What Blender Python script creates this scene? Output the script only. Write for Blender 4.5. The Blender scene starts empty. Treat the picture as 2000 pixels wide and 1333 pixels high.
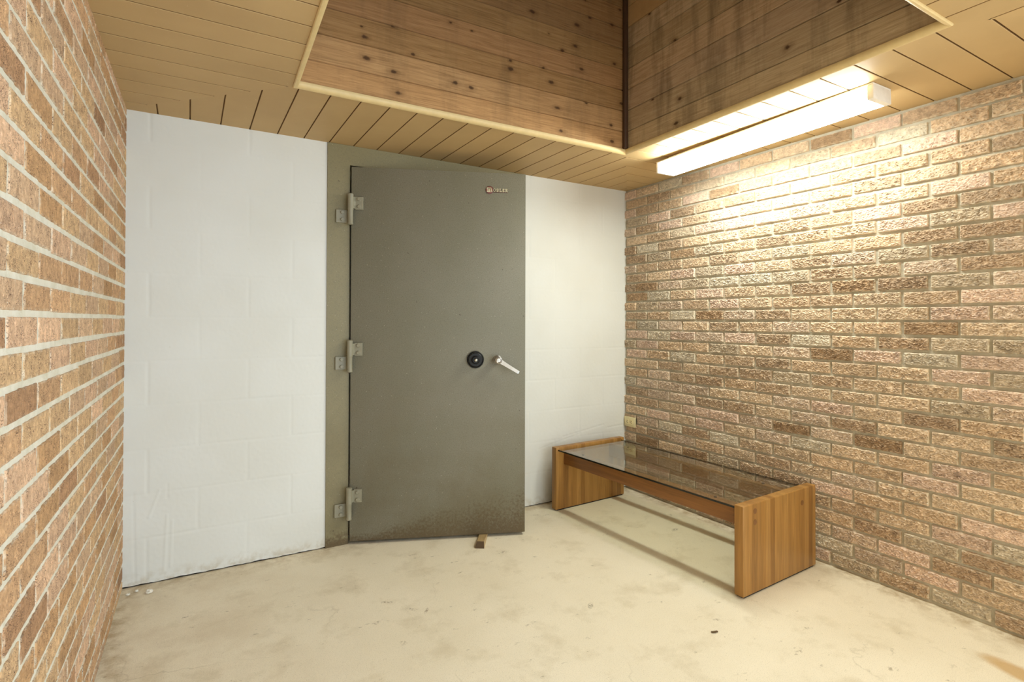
import bpy, bmesh, math, random
import numpy as np
from mathutils import Vector, Matrix

random.seed(7)
RNG = np.random.default_rng(11)
C = bpy.context.scene.collection
PI = math.pi
H = 2.14            # ceiling height
W = 2.956           # back wall length (x from -W to 0)
LA, RA = -0.0178, 0.0044   # small skews of the two brick walls

# ------------------------------------------------------------------ helpers
def lin(r, g, b):
    f = lambda c: (c/255/12.92) if c/255 <= 0.04045 else ((c/255+0.055)/1.055)**2.4
    return (f(r), f(g), f(b), 1.0)

class NT:
    def __init__(s, name):
        s.m = bpy.data.materials.new(name); s.m.use_nodes = True
        s.t = s.m.node_tree; s.n = s.t.nodes; s.l = s.t.links
        s.b = s.n['Principled BSDF']; s.out = s.n['Material Output']
    def new(s, typ, **kw):
        nd = s.n.new(typ)
        for k, v in kw.items():
            if k.startswith('i_'):
                key = k[2:]
                key = int(key) if key.isdigit() else key.replace('_', ' ')
                nd.inputs[key].default_value = v
            else: setattr(nd, k, v)
        return nd
    def link(s, a, b): s.l.new(a, b)
    def coord(s, scale=(1, 1, 1), loc=(0, 0, 0), rot=(0, 0, 0), kind='Object'):
        tc = s.new('ShaderNodeTexCoord'); mp = s.new('ShaderNodeMapping')
        mp.inputs['Scale'].default_value = scale; mp.inputs['Location'].default_value = loc
        mp.inputs['Rotation'].default_value = rot
        s.link(tc.outputs[kind], mp.inputs['Vector']); return mp.outputs[0]
    def noise(s, vec, scale, detail=4, rough=0.55, dist=0.0):
        nd = s.new('ShaderNodeTexNoise'); s.link(vec, nd.inputs['Vector'])
        nd.inputs['Scale'].default_value = scale; nd.inputs['Detail'].default_value = detail
        nd.inputs['Roughness'].default_value = rough; nd.inputs['Distortion'].default_value = dist
        return nd.outputs['Fac']
    def ramp(s, fac, stops, interp='LINEAR'):
        nd = s.new('ShaderNodeValToRGB'); nd.color_ramp.interpolation = interp
        e = nd.color_ramp.elements
        while len(e) < len(stops): e.new(0.5)
        for k, (p, c) in enumerate(stops):
            e[k].position = p
            e[k].color = c if hasattr(c, '__len__') else (c, c, c, 1)
        s.link(fac, nd.inputs[0]); return nd.outputs[0]
    def mix(s, fac, a, b, blend='MIX'):
        nd = s.new('ShaderNodeMix', data_type='RGBA', blend_type=blend)
        for sock, v in ((nd.inputs[0], fac), (nd.inputs[6], a), (nd.inputs[7], b)):
            if hasattr(v, 'is_linked') or isinstance(v, bpy.types.NodeSocket): s.link(v, sock)
            else: sock.default_value = v
        return nd.outputs[2]
    def math(s, op, a, b=None, c=None, clamp=False):
        nd = s.new('ShaderNodeMath', operation=op); nd.use_clamp = clamp
        for k, v in enumerate((a, b, c)):
            if v is None: continue
            if isinstance(v, bpy.types.NodeSocket): s.link(v, nd.inputs[k])
            else: nd.inputs[k].default_value = v
        return nd.outputs[0]
    def sep(s, vec):
        nd = s.new('ShaderNodeSeparateXYZ'); s.link(vec, nd.inputs[0]); return nd.outputs
    def bump(s, h, strength=0.3, dist=0.002, prev=None):
        nd = s.new('ShaderNodeBump'); s.link(h, nd.inputs['Height'])
        nd.inputs['Strength'].default_value = strength; nd.inputs['Distance'].default_value = dist
        if prev is not None: s.link(prev, nd.inputs['Normal'])
        return nd.outputs[0]
    def set(s, color=None, rough=None, metal=None, normal=None, spec=None):
        for key, v in (('Base Color', color), ('Roughness', rough), ('Metallic', metal),
                       ('Normal', normal), ('Specular IOR Level', spec)):
            if v is None: continue
            if isinstance(v, bpy.types.NodeSocket): s.link(v, s.b.inputs[key])
            else: s.b.inputs[key].default_value = v
        return s.m

def link_obj(name, me, parent=None, loc=None, rot=None):
    o = bpy.data.objects.new(name, me); C.objects.link(o)
    if parent is not None: o.parent = parent
    if loc is not None: o.location = loc
    if rot is not None: o.rotation_euler = rot
    return o

def tag(o, label=None, cat=None, group=None, kind=None):
    if label: o['label'] = label
    if cat: o['category'] = cat
    if group: o['group'] = group
    if kind: o['kind'] = kind
    return o

def struct(o, label=None, cat=None): return tag(o, label, cat, kind='structure')

def empty(name, loc, rz=0.0):
    o = link_obj(name, None, None, loc, (0, 0, rz)); o.empty_display_size = 0.1; return o

def bm_obj(name, bm, mats, parent=None, loc=None, rot=None, smooth=None):
    me = bpy.data.meshes.new(name)
    bmesh.ops.recalc_face_normals(bm, faces=bm.faces)
    bm.to_mesh(me); bm.free()
    for m in (mats if isinstance(mats, (list, tuple)) else [mats]): me.materials.append(m)
    for p in me.polygons: p.use_smooth = False
    if smooth:
        for p in me.polygons: p.use_smooth = True
        me.set_sharp_from_angle(angle=math.radians(smooth))
    return link_obj(name, me, parent, loc, rot)

def box(bm, lo, hi, bev=0.0, seg=2, mat=0):
    lo = Vector(lo); hi = Vector(hi)
    r = bmesh.ops.create_cube(bm, size=1.0)
    vs = r['verts']
    for v in vs:
        v.co = Vector(((v.co.x+.5)*(hi.x-lo.x)+lo.x, (v.co.y+.5)*(hi.y-lo.y)+lo.y, (v.co.z+.5)*(hi.z-lo.z)+lo.z))
    fs = {f for v in vs for f in v.link_faces}
    for f in fs: f.material_index = mat
    if bev > 0:
        es = list({e for v in vs for e in v.link_edges})
        r2 = bmesh.ops.bevel(bm, geom=es, offset=bev, segments=seg, profile=0.5, affect='EDGES')
        for f in r2['faces']: f.material_index = mat
        vs = list({v for f in r2['faces'] for v in f.verts} | {v for v in vs if v.is_valid})
    return vs

def lathe(bm, prof, seg=32, axis='Z', center=(0, 0, 0), mat=0, ripple=None):
    """prof: list of (radius, height); revolved around axis."""
    rings = []
    for k, (r, h) in enumerate(prof):
        ring = []
        for i in range(seg):
            a = 2*PI*i/seg
            rr = r*(ripple(k, i) if ripple else 1)
            x, y = rr*math.cos(a), rr*math.sin(a)
            if axis == 'Z': p = (x, y, h)
            elif axis == 'Y': p = (x, h, y)
            else: p = (h, x, y)
            ring.append(bm.verts.new(Vector(p)+Vector(center)))
        rings.append(ring)
    for a, b in zip(rings, rings[1:]):
        for i in range(seg):
            f = bm.faces.new((a[i], a[(i+1) % seg], b[(i+1) % seg], b[i])); f.material_index = mat
    for ring in (rings[0], rings[-1]):
        f = bm.faces.new(ring); f.material_index = mat
    return [v for r in rings for v in r]

def hexa(bm, pts, mat=0):
    """8 points: bottom 4 (ccw), top 4 (ccw)."""
    v = [bm.verts.new(Vector(p)) for p in pts]
    for q in ((0, 3, 2, 1), (4, 5, 6, 7), (0, 1, 5, 4), (1, 2, 6, 5), (2, 3, 7, 6), (3, 0, 4, 7)):
        f = bm.faces.new([v[i] for i in q]); f.material_index = mat
    return v

def np_mesh(name, verts, quads, cols=None, mat_idx=None, mats=(), smooth=True):
    me = bpy.data.meshes.new(name)
    nv, nf = len(verts), len(quads)
    me.vertices.add(nv); me.vertices.foreach_set('co', np.ascontiguousarray(verts, np.float32).ravel())
    me.loops.add(nf*4); me.loops.foreach_set('vertex_index', np.ascontiguousarray(quads, np.int32).ravel())
    me.polygons.add(nf)
    me.polygons.foreach_set('loop_start', np.arange(0, nf*4, 4, dtype=np.int32))
    me.polygons.foreach_set('loop_total', np.full(nf, 4, np.int32))
    for m in mats: me.materials.append(m)
    if mat_idx is not None: me.polygons.foreach_set('material_index', np.ascontiguousarray(mat_idx, np.int32))
    me.polygons.foreach_set('use_smooth', np.full(nf, bool(smooth)))
    if cols is not None:
        a = me.color_attributes.new('tint', 'FLOAT_COLOR', 'POINT')
        c4 = np.ones((nv, 4), np.float32); c4[:, :3] = cols
        a.data.foreach_set('color', c4.ravel())
    me.update(calc_edges=True); me.validate()
    return me

def grid_quads(nu, nv, base=0):
    i, j = np.meshgrid(np.arange(nu-1), np.arange(nv-1), indexing='ij')
    a = (i*nv+j).ravel()+base
    return np.stack([a, a+nv, a+nv+1, a+1], 1)

# gradient noise in numpy
PERM = RNG.permutation(256); PERM = np.concatenate([PERM, PERM])
ANG = RNG.random(256)*2*PI
def pnoise(x, y):
    x0 = np.floor(x).astype(int); y0 = np.floor(y).astype(int)
    fx, fy = x-x0, y-y0
    u = fx*fx*fx*(fx*(fx*6-15)+10); v = fy*fy*fy*(fy*(fy*6-15)+10)
    def g(ix, iy, dx, dy):
        a = ANG[PERM[PERM[ix & 255]+(iy & 255)] & 255]
        return np.cos(a)*dx+np.sin(a)*dy
    n00 = g(x0, y0, fx, fy); n10 = g(x0+1, y0, fx-1, fy)
    n01 = g(x0, y0+1, fx, fy-1); n11 = g(x0+1, y0+1, fx-1, fy-1)
    return ((n00*(1-u)+n10*u)*(1-v)+(n01*(1-u)+n11*u)*v)*1.5
def fbm(x, y, octv=4, gain=0.5):
    s = 0; a = 1
    for _ in range(octv):
        s = s+a*pnoise(x, y); x = x*2.03+17.3; y = y*2.03+9.1; a *= gain
    return s
def sstep(a, b, x):
    t = np.clip((x-a)/(b-a), 0, 1); return t*t*(3-2*t)

# ------------------------------------------------------------------ materials
def tint_node(n):
    a = n.new('ShaderNodeVertexColor'); a.layer_name = 'tint'; return a.outputs['Color']

def mat_brick(name, speck, speck_col, rough=0.9, speck_scale=260):
    n = NT(name); v = n.coord()
    t = tint_node(n)
    m1 = n.ramp(n.noise(v, 60, 5, 0.65), [(0.32, 0.74), (0.68, 1.22)])
    c = n.mix(1.0, t, m1, 'MULTIPLY')
    sp = n.ramp(n.noise(v, speck_scale, 3, 0.6), [(0.60-speck, 0.0), (0.68-speck, 1.0)])
    big = n.ramp(n.noise(v, 35, 3, 0.6), [(0.40, 0.0), (0.60, 1.0)])
    c = n.mix(n.math('MULTIPLY', sp, big), c, speck_col)
    nb = n.bump(n.noise(v, 420, 4, 0.7), 0.55, 0.0015)
    return n.set(color=c, rough=rough, normal=nb, spec=0.25)

def mat_mortar(name, col_a, col_b):
    n = NT(name); v = n.coord()
    c = n.mix(n.ramp(n.noise(v, 18, 5, 0.6), [(0.35, 0.0), (0.65, 1.0)]), col_a, col_b)
    nb = n.bump(n.noise(v, 160, 5, 0.7), 0.6, 0.003)
    return n.set(color=c, rough=0.95, normal=nb, spec=0.2)

def mat_flat(name, col, rough=0.5, metal=0.0, bump=None, spec=0.5):
    n = NT(name); v = n.coord()
    k = n.ramp(n.noise(v, 30, 4, 0.6), [(0.3, 0.93), (0.7, 1.05)])
    c = n.mix(1.0, col, k, 'MULTIPLY')
    nb = n.bump(n.noise(v, bump[0], 4, 0.6), bump[1], 0.001) if bump else None
    return n.set(color=c, rough=rough, metal=metal, normal=nb, spec=spec)

M = {}
M['brick_right'] = mat_brick('rock_face_brick', 0.0, lin(112, 84, 58), speck_scale=380)
M['brick_left'] = mat_brick('pitted_tan_brick', 0.075, lin(92, 66, 52), speck_scale=400)
M['mortar_right'] = mat_mortar('grey_mortar', lin(194, 187, 170), lin(172, 164, 146))
M['mortar_left'] = mat_mortar('pale_mortar', lin(226, 220, 204), lin(210, 203, 182))

# painted block wall
n = NT('white_block_paint'); v = n.coord()
c = n.mix(n.ramp(n.noise(v, 2.2, 3, 0.5), [(0.35, 0.0), (0.65, 1.0)]), lin(214, 213, 206), lin(209, 207, 198))
c = n.mix(n.ramp(n.noise(v, 90, 2, 0.5), [(0.765, 0.0), (0.785, 1.0)]), c, lin(176, 166, 146))
sx = n.sep(n.coord())
low = n.math('MULTIPLY', n.ramp(sx[2], [(0.0, 1.0), (0.07, 0.0)]), n.ramp(n.noise(v, 25, 4, 0.6), [(0.42, 0.0), (0.62, 1.0)]))
c = n.mix(n.math('MULTIPLY', low, 0.55), c, lin(168, 148, 112))
nb = n.bump(n.noise(v, 55, 5, 0.6), 0.15, 0.0015)
nb = n.bump(n.noise(n.coord(scale=(60, 60, 9)), 3, 3, 0.6), 0.12, 0.001, nb)
M['block'] = n.set(color=c, rough=0.55, normal=nb, spec=0.35)

# concrete floor
n = NT('cream_concrete'); v = n.coord()
c = n.mix(n.ramp(n.noise(v, 1.6, 5, 0.6), [(0.32, 0.0), (0.68, 1.0)]), lin(219, 207, 181), lin(228, 217, 193))
c = n.mix(n.math('MULTIPLY', n.ramp(n.noise(v, 5.5, 6, 0.65), [(0.52, 0.0), (0.70, 1.0)]), 0.45), c, lin(186, 170, 138))
c = n.mix(n.math('MULTIPLY', n.ramp(n.noise(v, 330, 3, 0.6), [(0.54, 0.0), (0.68, 1.0)]), 0.42), c, lin(146, 132, 104))
c = n.mix(n.math('MULTIPLY', n.ramp(n.noise(v, 190, 3, 0.6), [(0.62, 0.0), (0.72, 1.0)]), 0.30), c, lin(246, 238, 216))
# small dark scuffs and smears
scf = n.math('MULTIPLY', n.ramp(n.noise(n.coord(scale=(1, 2.2, 1), rot=(0, 0, 0.5)), 9, 3, 0.6), [(0.64, 0.0), (0.70, 1.0)]),
             n.ramp(n.noise(v, 60, 4, 0.7), [(0.48, 0.0), (0.60, 1.0)]))
c = n.mix(n.math('MULTIPLY', scf, 0.60), c, lin(122, 106, 78))
pit = n.ramp(n.noise(v, 75, 2, 0.5), [(0.765, 0.0), (0.785, 1.0)])
c = n.mix(n.math('MULTIPLY', pit, 0.7), c, lin(110, 92, 64))
# hairline cracks
vo = n.new('ShaderNodeTexVoronoi', feature='DISTANCE_TO_EDGE'); wv = n.new('ShaderNodeVectorMath', operation='ADD')
wn = n.new('ShaderNodeTexNoise'); n.link(v, wn.inputs['Vector']); wn.inputs['Scale'].default_value = 3.0; wn.inputs['Detail'].default_value = 6
sc = n.new('ShaderNodeVectorMath', operation='SCALE'); n.link(wn.outputs['Color'], sc.inputs[0]); sc.inputs['Scale'].default_value = 0.45
n.link(v, wv.inputs[0]); n.link(sc.outputs[0], wv.inputs[1]); n.link(wv.outputs[0], vo.inputs['Vector']); vo.inputs['Scale'].default_value = 0.9
crk = n.math('MULTIPLY', n.ramp(vo.outputs['Distance'], [(0.0, 1.0), (0.0028, 0.0)]), n.ramp(n.noise(v, 1.7, 3, 0.5), [(0.50, 0.0), (0.64, 1.0)]))
c = n.mix(n.math('MULTIPLY', crk, 0.30), c, lin(130, 112, 80))
# brown spill near the brick wall, bottom right, and dirt along the skirting of the walls
xyz = n.sep(v)
def ellipse(cx, cy, ang, a, b, soft, wob=0.25):
    ca, sa = math.cos(ang), math.sin(ang)
    dx = n.math('SUBTRACT', xyz[0], cx); dy = n.math('SUBTRACT', xyz[1], cy)
    p = n.math('DIVIDE', n.math('ADD', n.math('MULTIPLY', dx, ca), n.math('MULTIPLY', dy, sa)), a)
    q = n.math('DIVIDE', n.math('SUBTRACT', n.math('MULTIPLY', dy, ca), n.math('MULTIPLY', dx, sa)), b)
    d = n.math('ADD', n.math('MULTIPLY', p, p), n.math('MULTIPLY', q, q))
    d = n.math('ADD', d, n.math('MULTIPLY', n.math('SUBTRACT', n.noise(v, 9, 3, 0.6), 0.5), wob*2))
    return n.ramp(d, [(max(0.0, 1-soft)*0.5, 1.0), (0.5, 0.0)]) if False else n.math('SUBTRACT', 1.0, n.math('DIVIDE', n.math('SUBTRACT', d, 1-soft), soft, clamp=True), clamp=True)
grit_ = n.ramp(n.noise(v, 110, 4, 0.7), [(0.44, 0.0), (0.60, 1.0)])
c = n.mix(n.math('MULTIPLY', ellipse(-0.28, -2.36, 1.42, 0.26, 0.06, 0.55, 0.35), 0.75), c, lin(186, 146, 84))
c = n.mix(n.math('MULTIPLY', n.math('MULTIPLY', ellipse(-0.30, -0.75, 0.3, 0.035, 0.018, 0.8, 0.5), grit_), 0.75), c, lin(112, 102, 82))
c = n.mix(n.math('MULTIPLY', n.math('MULTIPLY', ellipse(-1.25, -1.16, 0.8, 0.028, 0.012, 0.8, 0.5), grit_), 0.75), c, lin(112, 102, 82))
c = n.mix(n.math('MULTIPLY', n.math('MULTIPLY', ellipse(-1.86, -0.85, 0.9, 0.03, 0.008, 0.8, 0.5), grit_), 0.75), c, lin(120, 96, 66))
c = n.mix(n.math('MULTIPLY', n.math('MULTIPLY', ellipse(-1.98, -0.70, -0.5, 0.03, 0.012, 0.8, 0.5), grit_), 0.75), c, lin(126, 104, 72))
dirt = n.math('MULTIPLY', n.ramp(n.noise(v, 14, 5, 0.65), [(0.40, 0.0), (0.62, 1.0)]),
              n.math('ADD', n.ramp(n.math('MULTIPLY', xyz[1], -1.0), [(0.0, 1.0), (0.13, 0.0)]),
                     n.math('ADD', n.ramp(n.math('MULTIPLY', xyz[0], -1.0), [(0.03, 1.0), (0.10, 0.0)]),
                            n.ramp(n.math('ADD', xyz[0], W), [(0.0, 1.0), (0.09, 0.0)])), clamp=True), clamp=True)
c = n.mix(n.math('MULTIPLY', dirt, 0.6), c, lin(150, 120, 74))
left_dirt = n.math('MULTIPLY', n.ramp(n.noise(v, 4.5, 6, 0.7), [(0.44, 0.0), (0.66, 1.0)]),
                   n.ramp(n.math('ADD', xyz[0], W), [(0.0, 1.0), (0.9, 0.0)]))
c = n.mix(n.math('MULTIPLY', left_dirt, 0.30), c, lin(166, 136, 98))
hb = n.bump(n.noise(v, 45, 6, 0.65), 0.35, 0.0025)
hb = n.bump(n.noise(v, 300, 3, 0.6), 0.25, 0.001, hb)
M['floor'] = n.set(color=c, rough=n.ramp(n.noise(v, 6, 4, 0.6), [(0.3, 0.62), (0.7, 0.85)]), normal=hb, spec=0.3)

# painted ceiling boards
n = NT('tan_board_paint'); v = n.coord()
c = n.mix(n.ramp(n.noise(v, 3.0, 4, 0.55), [(0.35, 0.0), (0.65, 1.0)]), lin(187, 157, 110), lin(194, 164, 116))
c = n.mix(n.ramp(n.noise(v, 120, 2, 0.5), [(0.765, 0.0), (0.78, 1.0)]), c, lin(222, 200, 160))
c = n.mix(1.0, c, tint_node(n), 'MULTIPLY')
nb = n.bump(n.noise(v, 14, 5, 0.6, 1.5), 0.16, 0.003)
M['ceiling'] = n.set(color=c, rough=0.6, normal=nb, spec=0.25)
M['ceiling_trim'] = mat_flat('pale_tan_trim_paint', lin(214, 188, 134), 0.45, bump=(60, 0.2))
M['groove'] = mat_flat('bare_brown_groove', lin(136, 102, 60), 0.9)
M['rough_ply'] = mat_flat('rough_backing', lin(120, 96, 66), 0.9)

def mat_cedar(name, axis, c_dark, c_mid, c_light, stain, knots=0.4):
    """knotty boards; grain runs along 'axis' (0=x, 1=y)."""
    n = NT(name)
    sc = (1.0, 1.0, 1.0)
    g = [46.0, 46.0, 46.0]; g[axis] = 1.8
    vg = n.coord(scale=tuple(g)); v = n.coord()
    xyz = n.sep(v)
    grain = n.noise(vg, 2.4, 6, 0.65, 1.2)
    c = n.ramp(grain, [(0.22, c_dark), (0.50, c_mid), (0.80, c_light)])
    c = n.mix(1.0, c, tint_node(n), 'MULTIPLY')
    # knots: sparse voronoi cells on the (length, height) plane
    cmb = n.new('ShaderNodeCombineXYZ')
    n.link(n.math('MULTIPLY', xyz[axis], 0.55), cmb.inputs[0]); n.link(xyz[2], cmb.inputs[1])
    vo = n.new('ShaderNodeTexVoronoi', voronoi_dimensions='2D'); n.link(cmb.outputs[0], vo.inputs['Vector'])
    vo.inputs['Scale'].default_value = 9.0; vo.inputs['Randomness'].default_value = 0.95
    jit = n.math('MULTIPLY', n.math('SUBTRACT', n.noise(v, 60, 3, 0.6), 0.5), 0.10)
    d = n.math('ADD', vo.outputs['Distance'], jit)
    pick = n.math('GREATER_THAN', n.sep(vo.outputs['Color'])[0], knots)
    size = n.math('MULTIPLY_ADD', n.sep(vo.outputs['Color'])[1], 0.075, 0.032)
    k = n.math('SUBTRACT', 1.0, n.math('DIVIDE', d, size), clamp=True)
    k = n.math('MULTIPLY', n.math('MULTIPLY', k, 1.7, clamp=True), pick)
    c = n.mix(n.math('MULTIPLY', k, 0.88), c, lin(50, 34, 22))
    halo = n.math('MULTIPLY', n.math('SUBTRACT', 1.0, n.math('DIVIDE', d, n.math('MULTIPLY', size, 2.4)), clamp=True), pick)
    c = n.mix(n.math('MULTIPLY', halo, 0.5), c, lin(92, 60, 34))
    # weather stains
    gs = [1.0, 1.0, 1.0]; gs[axis] = 9.0; gs[2] = 1.6
    st = n.ramp(n.noise(n.coord(scale=tuple(gs)), 1.0, 5, 0.65), [(0.50, 0.0), (0.72, 1.0)])
    c = n.mix(n.math('MULTIPLY', st, stain), c, lin(58, 48, 34))
    wh = n.ramp(n.noise(n.coord(scale=tuple(gs), loc=(3, 4, 5)), 1.6, 5, 0.7), [(0.62, 0.0), (0.80, 1.0)])
    c = n.mix(n.math('MULTIPLY', wh, stain*0.55), c, lin(170, 150, 118))
    nb = n.bump(grain, 0.35, 0.002)
    return n.set(color=c, rough=0.72, normal=nb, spec=0.25)
M['cedar_x'] = mat_cedar('knotty_cedar_far', 0, lin(128, 94, 58), lin(168, 128, 84), lin(192, 152, 104), 0.25, 0.22)
M['cedar_y'] = mat_cedar('knotty_cedar_side', 1, lin(156, 131, 101), lin(194, 168, 135), lin(218, 196, 162), 0.55, 0.62)
M['cedar_dark'] = mat_flat('dark_cedar_trim', lin(74, 50, 32), 0.6, bump=(90, 0.3))
M['tan_panel'] = mat_flat('tan_upper_board', lin(196, 162, 116), 0.6, bump=(40, 0.15))

def mat_steel(name, base, base2, grit, rust):
    n = NT(name); v = n.coord(); xyz = n.sep(v)
    c = n.mix(n.ramp(n.noise(v, 2.2, 5, 0.6), [(0.35, 0.0), (0.65, 1.0)]), base, base2)
    c = n.mix(n.math('MULTIPLY', n.ramp(n.noise(v, 210, 3, 0.6), [(0.35, 1.0), (0.5, 0.0)]), grit), c, lin(84, 78, 62))
    c = n.mix(n.math('MULTIPLY', n.ramp(n.noise(v, 150, 2, 0.5), [(0.70, 0.0), (0.74, 1.0)]), 0.75), c, lin(196, 190, 168))
    c = n.mix(n.math('MULTIPLY', n.ramp(n.noise(v, 42, 2, 0.5), [(0.74, 0.0), (0.765, 1.0)]), 0.8), c, lin(70, 60, 44))
    if rust:
        x0, x1, hgt, amt = rust
        side = n.math('DIVIDE', n.math('SUBTRACT', xyz[0], x0), x1-x0, clamp=True)
        lim = n.math('MULTIPLY_ADD', side, hgt*0.75, hgt*0.25)
        lim = n.math('MULTIPLY', lim, n.math('MULTIPLY_ADD', n.noise(v, 4.5, 4, 0.6), 1.6, 0.2))
        f = n.math('SUBTRACT', 1.0, n.math('DIVIDE', xyz[2], lim), clamp=True)
        spot = n.noise(v, 70, 5, 0.7)
        f2 = n.math('MULTIPLY', n.math('SUBTRACT', n.math('MULTIPLY_ADD', f, 0.5, spot), 0.66), 4.0, clamp=True)
        rc = n.mix(n.noise(v, 120, 3, 0.6), lin(58, 42, 22), lin(98, 74, 40))
        c = n.mix(n.math('MULTIPLY', f2, amt), c, rc)
        haze = n.math('MULTIPLY', n.math('MULTIPLY', n.ramp(n.noise(v, 3.0, 5, 0.65), [(0.42, 0.0), (0.62, 1.0)]), n.ramp(xyz[2], [(0.25, 1.0), (1.0, 0.0)])), 0.45)
        c = n.mix(haze, c, lin(100, 88, 62))
    nb = n.bump(n.noise(v, 230, 3, 0.6), 0.28, 0.0012)
    return n.set(color=c, rough=0.5, normal=nb, spec=0.4)
M['steel_door'] = mat_steel('grey_door_enamel', lin(122, 117, 100), lin(115, 111, 92), 0.5, (0.1, 0.95, 0.36, 0.72))
M['steel_frame'] = mat_steel('green_grey_frame_paint', lin(129, 119, 87), lin(123, 113, 80), 0.25, (-3.5, -2.4, 0.09, 0.8))
M['hinge'] = mat_flat('grey_hinge_paint', lin(138, 132, 110), 0.5, bump=(160, 0.3))
M['black'] = mat_flat('black_dial_enamel', lin(12, 11, 11), 0.42, spec=0.3)
M['chrome'] = mat_flat('brushed_chrome', lin(176, 172, 166), 0.36, 1.0)
M['nickel'] = mat_flat('dull_nickel', lin(170, 164, 150), 0.35, 1.0)
M['dark'] = mat_flat('dark_gap', lin(38, 32, 28), 0.9)
M['maroon'] = mat_flat('maroon_enamel', lin(88, 44, 36), 0.4)
M['rose'] = mat_flat('faded_red_enamel', lin(150, 98, 84), 0.45)
M['cream'] = mat_flat('cream_letter_enamel', lin(236, 226, 190), 0.4)
M['tick'] = mat_flat('white_dial_mark', lin(190, 188, 180), 0.5)
M['interior'] = mat_flat('dim_vault_plaster', lin(150, 145, 132), 0.9)

# table woods
def mat_stave(name, ca, cb, cc, width, axis=0, grain=2):
    n = NT(name); v = n.coord(); xyz = n.sep(v)
    wob = n.math('MULTIPLY_ADD', n.math('SUBTRACT', n.noise(v, 2.0, 2, 0.5), 0.5), 0.004, 0.012)
    cell = n.math('FLOOR', n.math('DIVIDE', n.math('ADD', xyz[axis], wob), width))
    wn = n.new('ShaderNodeTexWhiteNoise', noise_dimensions='1D'); n.link(cell, wn.inputs['W'])
    g = [34.0, 34.0, 34.0]; g[grain] = 1.6
    gr = n.noise(n.coord(scale=tuple(g)), 2.2, 6, 0.62, 0.8)
    c = n.ramp(wn.outputs['Value'], [(0.0, ca), (0.5, cb), (1.0, cc)])
    c = n.mix(1.0, c, n.ramp(gr, [(0.25, 0.70), (0.75, 1.22)]), 'MULTIPLY')
    fr = n.math('FRACT', n.math('DIVIDE', n.math('ADD', xyz[axis], wob), width))
    seam = n.ramp(fr, [(0.0, 1.0), (0.03, 0.0)])
    c = n.mix(n.math('MULTIPLY', seam, 0.45), c, lin(92, 58, 26))
    return n.set(color=c, rough=0.42, normal=n.bump(gr, 0.15, 0.001), spec=0.4)
M['stave'] = mat_stave('butcher_block_wood', lin(150, 106, 50), lin(164, 120, 62), lin(134, 92, 42), 0.036)
M['rail'] = mat_stave('brown_rail_wood', lin(140, 94, 48), lin(134, 90, 46), lin(146, 98, 50), 0.5, axis=2, grain=1)
M['plug'] = mat_flat('dark_plug_wood', lin(118, 78, 38), 0.5)
M['foot'] = mat_flat('black_rubber', lin(34, 28, 24), 0.8)
n = NT('clear_glass')
lw = n.new('ShaderNodeLayerWeight'); lw.inputs['Blend'].default_value = 0.5
fr = n.math('MULTIPLY_ADD', n.math('POWER', lw.outputs['Facing'], 4.6), 0.93, 0.07)
tr = n.new('ShaderNodeBsdfTransparent'); tr.inputs['Color'].default_value = (0.95, 0.975, 0.94, 1)
gl = n.new('ShaderNodeBsdfGlossy'); gl.inputs['Roughness'].default_value = 0.015
mx = n.new('ShaderNodeMixShader'); n.link(fr, mx.inputs[0]); n.link(tr.outputs[0], mx.inputs[1]); n.link(gl.outputs[0], mx.inputs[2])
n.link(mx.outputs[0], n.out.inputs['Surface']); M['glass'] = n.m
M['glass_edge'] = mat_flat('dark_green_glass_edge', lin(22, 26, 20), 0.15)

M['fixture_white'] = mat_flat('white_fixture_enamel', lin(232, 226, 216), 0.4)
n = NT('lit_diffuser')
em = n.new('ShaderNodeEmission'); em.inputs['Color'].default_value = (0.94, 1.0, 0.93, 1); em.inputs['Strength'].default_value = 47.0
n.link(em.outputs[0], n.out.inputs['Surface']); M['diffuser'] = n.m
M['ivory'] = mat_flat('ivory_plastic', lin(226, 212, 164), 0.4)
M['ivory_dark'] = mat_flat('slot_black', lin(40, 34, 26), 0.6)
M['wedge'] = mat_stave('weathered_wedge_wood', lin(170, 142, 98), lin(178, 150, 104), lin(160, 132, 90), 0.2, axis=2, grain=1)
M['wedge_end'] = mat_flat('dark_end_grain', lin(80, 60, 36), 0.85, bump=(200, 0.5))
M['chip'] = mat_flat('white_paint_flake', lin(226, 220, 206), 0.7)
M['leaf'] = mat_flat('dry_leaf_brown', lin(92, 70, 40), 0.9)

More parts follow.
